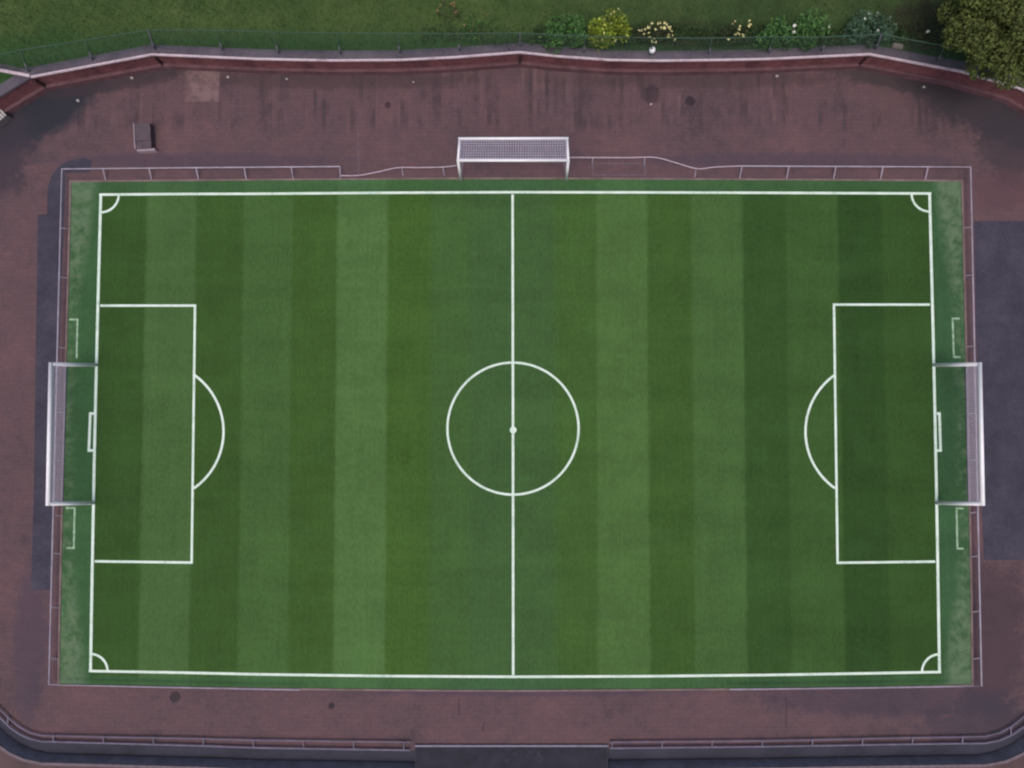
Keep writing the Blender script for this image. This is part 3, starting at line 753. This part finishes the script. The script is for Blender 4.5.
yellow = leaf_mat('yellow_green_leaf', [(0, (76, 98, 26)), (0.5, (104, 124, 36)), (0.85, (134, 148, 52)), (1, (180, 188, 96))])
darkgreen = leaf_mat('dull_dark_leaf', [(0, (36, 44, 30)), (0.6, (56, 62, 40)), (1, (84, 86, 56))])
olive = leaf_mat('olive_tree_leaf', [(0, (72, 85, 43)), (0.45, (82, 94, 47)), (0.8, (93, 103, 53)), (1, (108, 114, 64))])
flower_y = leaf_mat('pale_yellow_petal', [(0, (200, 190, 120)), (1, (232, 226, 170))])
flower_w = leaf_mat('white_petal', [(0, (210, 210, 205)), (1, (236, 236, 230))])
flower_o = leaf_mat('orange_brown_seed_head', [(0, (120, 92, 66)), (1, (150, 118, 86))])
stem_m = plain('green_brown_stem', (78, 84, 56), 0.9, 0.2, 6)

def shrub(name, label, px, py, rx, ry, rz, n, m, leaf=0.13, fl=None, nfl=0, cat='shrub', cr=0.34, per=520, fsize=0.08):
    base = at(px, py, WZ + rz * 0.7); g = Vector((base.x, base.y, WZ - 0.06))
    o = empty(name, g); tag(o, label, cat)
    cl = clumps((g.x, g.y, WZ + rz * 0.75), rx, ry, rz * 0.8, n, cr, low=-0.6)
    leaves_mesh('foliage', fill(cl, per), leaf, m, o)
    b = MB()
    for c, r in cl[:max(4, n // 2)]: 
        mid = g.lerp(c, 0.5) + Vector((random.uniform(-.1, .1), random.uniform(-.1, .1), 0)); b.tube([g, mid, c], 0.02, 5, False, 0.008)
    b.build('stem', stem_m, o)
    if fl:
        for _ in range(nfl):
            pts = []
            c, r = random.choice(cl); v = Vector((random.gauss(0, 1), random.gauss(0, 1), abs(random.gauss(0, 1)) + 0.6)).normalized() * r * 1.05
            for _ in range(7): pts.append((c + v + Vector((random.uniform(-.04, .04), random.uniform(-.04, .04), random.uniform(-.02, .03))), 1.0))
            leaves_mesh('flower', pts, fsize * 0.7, fl, o, flat=1.2, aspect=0.8)
    return o
shrub('yellow_shrub', 'bright yellow green bushy shrub on the bank, the brightest plant above the wall', 609, 30, 0.86, 0.72, 0.75, 26, yellow, 0.14, flower_y, 12)
shrub('green_shrub', 'loose mid green shrub directly left of the bright yellow one', 563, 33, 1.35, 0.62, 0.5, 26, green, 0.17, per=330)
shrub('flowering_plant', 'dull dark plant with pale yellow flowers directly right of the bright yellow shrub', 656, 36, 1.0, 0.42, 0.4, 16, darkgreen, 0.11, flower_y, 34, 'plant', 0.24, 420, 0.095)
shrub('flowering_plant', 'thin dark plant with a few pale yellow flowers left of the round green shrubs', 736, 35, 0.75, 0.5, 0.45, 11, darkgreen, 0.11, flower_y, 14, 'plant', 0.22, 380, 0.10)
shrub('creeping_plant', 'low brown green creeping plant between the two plants with yellow flowers', 698, 41, 1.2, 0.28, 0.2, 14, darkgreen, 0.10, None, 0, 'plant', 0.2, 380)
shrub('green_shrub', 'rounded mid green shrub left of the two white blossoms on the bank', 775, 35, 0.95, 0.5, 0.5, 20, green, 0.15, per=380)
shrub('green_shrub', 'rounded mid green shrub right of the two white blossoms, beside the blue green one', 811, 31, 0.75, 0.66, 0.55, 20, green, 0.14, flower_w, 3, per=420)
shrub('blue_green_shrub', 'blue green shrub dotted with white flowers at the right bend of the wall', 871, 29, 1.05, 0.72, 0.6, 26, bluegreen, 0.13, flower_w, 6, per=460)
shrub('weed_clump', 'loose green weed clump with orange brown seed heads left of the middle wall bend', 482, 28, 0.85, 0.75, 0.3, 14, green, 0.12, flower_o, 3, 'plant', 0.22, 260)
shrub('weed_clump', 'sparse weed clump with orange brown seed heads near the top frame edge', 452, 14, 0.7, 0.6, 0.3, 9, darkgreen, 0.11, flower_o, 9, 'plant', 0.2, 240, 0.085)
for (px, py, lb) in ((794, 26, 'upper white blossom on a thin stem between the two rounded green shrubs'), (793.5, 32.5, 'lower white blossom on a thin stem between the two rounded green shrubs'),
                     (927.5, 31.5, 'white blossom standing alone on the dark soil left of the tree')):
    c = at(px, py, WZ + 0.55); o = empty('blossom', (c.x, c.y, WZ - 0.06)); tag(o, lb, 'flower', 'white blossoms on the bank')
    b = MB(); b.tube([Vector((c.x, c.y, WZ - 0.06)), c], 0.012, 5); b.build('stem', stem_m, o)
    leaves_mesh('petals', [(c + Vector((random.uniform(-.05, .05), random.uniform(-.05, .05), random.uniform(0, .05))), 1) for _ in range(12)], 0.12, flower_w, o, 1.5, 0.8)

pts = []
for _ in range(11000):
    px = random.uniform(420, 915) if random.random() < 0.25 else random.uniform(535, 905); c = at(px, random.triangular(25, 46, 41) - 2.0 * math.sin(px / 17.0), WZ)
    pts.append((Vector((c.x, c.y, WZ - 0.04 + random.uniform(0.0, 0.22))), random.uniform(0.6, 1.2)))
under = leaf_mat('undergrowth_leaf', [(0, (36, 50, 32)), (0.6, (50, 70, 41)), (1, (70, 92, 52))])
tag(leaves_mesh('undergrowth', pts, 0.12, under, None), 'low dark undergrowth between the shrubs along the wall coping', 'undergrowth', kind='stuff')

# the olive tree at the top right
random.seed(21)
tc = at(1014, 20, 3.6); tb = Vector((tc.x + 0.4, tc.y + 0.3, WZ - 0.06))
tree = empty('tree', tb); tag(tree, 'olive green leafy tree overhanging the wall at the upper right corner', 'tree')
b = MB(); b.tube([tb, tb + Vector((0.05, 0, 0.9)), tb + Vector((-0.05, -0.1, 1.7)), tb + Vector((-0.1, -0.1, 2.4))], 0.24, 12, True, 0.13); b.build('trunk', bark, tree, True)
cl = clumps((tc.x, tc.y, 3.6), 2.5, 2.6, 1.6, 120, 0.62, low=-0.45)
b = MB(); top = tb + Vector((-0.05, -0.1, 1.8))
for c, r in cl[::5]:
    mid = top.lerp(c, 0.55) + Vector((random.uniform(-.25, .25), random.uniform(-.25, .25), 0.15)); b.tube([top, mid, c], 0.09, 6, False, 0.02)
b.build('limbs', bark, tree, True)
leaves_mesh('crown', fill(cl, 900), 0.15, olive, tree, 0.7)

# longer grass blades on the bank
def blades(n, m, region, h0, h1, wd):
    vs = []; fs = []
    for _ in range(n):
        p = region(); a = random.uniform(0, 6.28); h = random.uniform(h0, h1); l = random.uniform(0.3, 0.9) * h
        d = Vector((math.cos(a), math.sin(a), 0)); s = Vector((-d.y, d.x, 0)) * wd; k = len(vs)
        vs += [p - s, p + s, p + d*l*0.5 + s*0.7 + Vector((0, 0, h*0.7)), p + d*l + Vector((0, 0, h))]; fs.append((k, k+1, k+2)); fs.append((k, k+2, k+3))
    return vs, fs
gm = leaf_mat('grass_blade', [(0, (58, 82, 46)), (0.5, (70, 95, 52)), (0.85, (84, 103, 58)), (1, (114, 118, 78))])
zb = WZ - 0.06
seg = list(zip(bank_in, bank_in[1:])); cum = [(b_ - a_).length for a_, b_ in seg]
def reg_any():
    while True:
        x = random.uniform(-26, 26); y = random.uniform(15.5, 20.5)
        lim = min((a_.y + (b_.y - a_.y) * (x - a_.x) / max(1e-3, b_.x - a_.x) for a_, b_ in seg if a_.x <= x <= b_.x), default=99)
        if y > lim + 0.1: return Vector((x, y, zb))
vs, fs = blades(36000, gm, reg_any, 0.04, 0.13, 0.011)
g = mesh('grass', vs, fs, gm); tag(g, 'rough uncut grass on the bank above the red wall', 'grass', kind='stuff')
